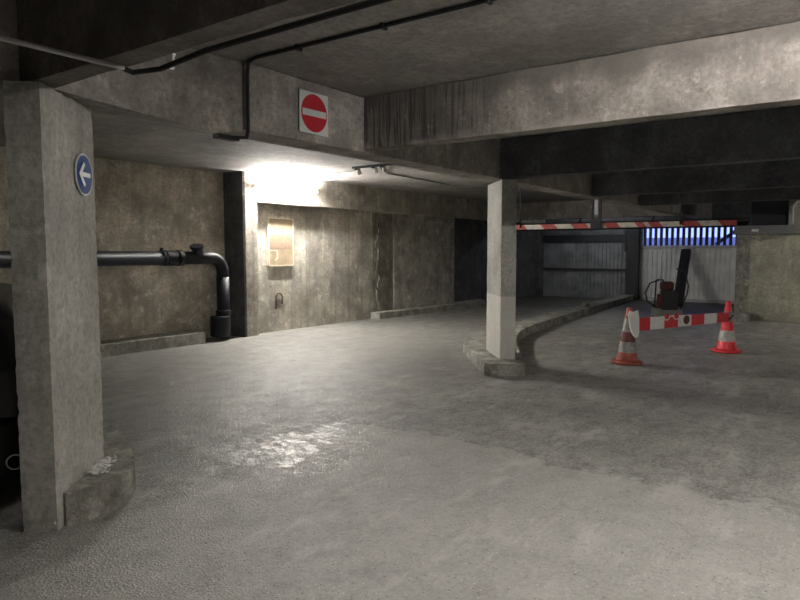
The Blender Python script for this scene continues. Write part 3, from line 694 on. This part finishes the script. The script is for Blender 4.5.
while k < 7:
    
    vs = [bm.verts.new(p) for p in ((x,-0.012,0.435+0.03*x/LB),(x+w,-0.012,0.435+0.03*(x+w)/LB),(x+w,0.012,0.435+0.03*(x+w)/LB),(x,0.012,0.435+0.03*x/LB),
                                    (x,-0.012,0.61-0.01*x/LB),(x+w,-0.012,0.61-0.01*(x+w)/LB),(x+w,0.012,0.61-0.01*(x+w)/LB),(x,0.012,0.61-0.01*x/LB))]
    for f in ((0,3,2,1),(4,5,6,7),(0,1,5,4),(1,2,6,5),(2,3,7,6),(3,0,4,7)): bm.faces.new([vs[i] for i in f]).material_index = (1 if k % 2 == 0 else 0)
    x += w; k += 1
brd = link('striped_board', bm, [M['board_white'], M['board_red']], bb)
bm = bmesh.new()
pl = [(-0.06, 0.66), (-0.03, 0.715), (0.03, 0.695), (0.12, 0.715), (0.145, 0.60), (0.15, 0.42), (0.13, 0.36), (0.08, 0.35), (0.03, 0.40), (-0.02, 0.50)]
f1 = [bm.verts.new((p[0], -0.030, p[1])) for p in pl]; f2 = [bm.verts.new((p[0], -0.014, p[1])) for p in pl]
bm.faces.new(f1); bm.faces.new(list(reversed(f2)))
for i in range(len(pl)): bm.faces.new((f1[i], f1[(i+1)%len(pl)], f2[(i+1)%len(pl)], f2[i]))
e = link('end_plate', bm, M['board_white'], bb, bevel=0.004); e['label'] = 'white rounded end plate'
xe = 0.10+w*3.62
bm = bmesh.new(); disc(bm, 0.062, -0.0165, -0.0125, 28, 0, (xe, 0.54)); r1 = link('emblem', bm, M['cone_dark'], bb)
bm = bmesh.new(); disc(bm, 0.035, -0.019, -0.0166, 24, 0, (xe, 0.54)); link('emblem_centre', bm, M['machine_red'], r1)
for cx in (0.10+w*2.15, 0.10+w*2.85):
    bm = bmesh.new(); disc(bm, 0.045, -0.017, -0.0125, 20, 0, (cx, 0.60)); link('red_crest', bm, M['board_red'], bb)
bm = bmesh.new()
for cx in (0.10+w*2.15, 0.10+w*2.85):
    pts = [(cx+0.06*math.cos(t), -0.015, 0.615+0.06*math.sin(t)) for t in [PI+ PI*q/8 for q in range(9)]]
    tube(bm, pts, 0.008, 6)
tube(bm, [(0.10+w*2.38, -0.015, 0.605), (0.10+w*2.62, -0.015, 0.605)], 0.008, 6)
link('white_piping', bm, M['board_white'], bb)
bm = bmesh.new(); tube(bm, [(LB-0.02, -0.02, 0.50), (LB+0.04, -0.05, 0.56)], 0.012, 8); link('strap', bm, M['cable'], bb, smooth=True)

# ------------------------------------------------------------------ black car, only its corner in view
AX = math.radians(62)
rx, ry = math.sin(AX), -math.cos(AX)
corner = Vector((1.848, 3.93))
org = corner - Vector((rx, ry))*0.83
car = thing('car', 'black car at the left edge, half hidden behind the left column', 'car', (org.x, org.y, 0), AX-PI/2)
bm = bmesh.new()
sections = [  # y, half width, z bottom, z belt, half width roof, z top
    (0.00, 0.76, 0.24, 0.80, 0.68, 0.84), (0.05, 0.82, 0.17, 0.90, 0.70, 1.10), (0.16, 0.84, 0.15, 0.92, 0.68, 1.20),
    (0.60, 0.85, 0.15, 0.92, 0.63, 1.25), (1.6, 0.86, 0.15, 0.92, 0.64, 1.27), (2.3, 0.86, 0.15, 0.90, 0.62, 1.22),
    (2.95, 0.85, 0.15, 0.92, 0.72, 0.96), (3.55, 0.80, 0.16, 0.80, 0.66, 0.82), (3.72, 0.70, 0.26, 0.60, 0.60, 0.64)]
rings = []
for (y, hw, zb, zw, hr, zt) in sections:
    prof = [(-hw*0.92, zb), (-hw, zb+0.15), (-hw, zw-0.08), (-hw*0.97, zw), (-hr, zt-0.05), (-hr*0.85, zt), (hr*0.85, zt), (hr, zt-0.05), (hw*0.97, zw), (hw, zw-0.08), (hw, zb+0.15), (hw*0.92, zb)]
    rings.append([bm.verts.new((p[0], y, p[1])) for p in prof])
for i in range(len(rings)-1):
    for k in range(12):
        bm.faces.new((rings[i][k], rings[i][(k+1)%12], rings[i+1][(k+1)%12], rings[i+1][k]))
bm.faces.new(rings[0]); bm.faces.new(list(reversed(rings[-1])))
cb = link('body', bm, M['car'], car, smooth=True, bevel=0.0)
md = cb.modifiers.new('sub', 'SUBSURF'); md.levels = 2; md.render_levels = 2
def cpart(name, fn, mat, **k):
    bm = bmesh.new(); fn(bm); return link(name, bm, mat, car, **k)
cpart('rear_window', lambda bm: prism(bm, [(-0.60, 0.02), (0.60, 0.02), (0.58, 0.10), (-0.58, 0.10)], 0.96, 1.16), M['glass'], bevel=0.02)
cpart('bumper', lambda bm: (prism(bm, [(-0.83, 0.12), (-0.78, -0.02), (-0.6, -0.06), (0.6, -0.06), (0.78, -0.02), (0.83, 0.12)], 0.17, 0.52)), M['car'], bevel=0.03)
for s in (-1, 1):
    lp = cpart('fog_lamp', lambda bm: tube(bm, [(s*0.67+0.042*math.cos(t), -0.062, 0.28+0.042*math.sin(t)) for t in [2*PI*q/24 for q in range(25)]], 0.006, 8), M['chrome'], smooth=True)
    lp['label'] = 'chrome ringed round lamp'
    cpart('number_light', lambda bm: box(bm, s*0.40-0.1, s*0.40+0.1, -0.075, -0.05, 0.30, 0.40), M['white_plastic'], bevel=0.01)
    for y in (0.72, 3.05):
        wh = cpart('wheel', lambda bm: tube(bm, [(s*0.66, y, 0.30), (s*0.86, y, 0.30)], 0.30, 28), M['rubber'], bevel=0.02)
        bm = bmesh.new(); tube(bm, [(s*0.855, y, 0.30), (s*0.868, y, 0.30)], 0.19, 24); link('hub_cap', bm, M['galv'], wh)

# ------------------------------------------------------------------ world, camera, view
w = bpy.data.worlds.new('World'); scene.world = w; w.use_nodes = True
bgn = w.node_tree.nodes['Background']; bgn.inputs['Color'].default_value = (0.115, 0.155, 0.48, 1); bgn.inputs['Strength'].default_value = 1.0

cam = bpy.data.cameras.new('Camera'); cam.sensor_width = 36; cam.lens = 36*650/800; cam.clip_start = 0.05; cam.clip_end = 100
co = bpy.data.objects.new('Camera', cam); COL.objects.link(co)
A = math.atan2(470, 652); pit = math.atan(50/650)
co.location = (0, 0, 1.5); co.rotation_euler = (PI/2-pit, 0, A-PI/2)
scene.camera = co
scene.view_settings.view_transform = 'Standard'; scene.view_settings.look = 'None'
scene.view_settings.exposure = 2.4; scene.view_settings.gamma = 1.0
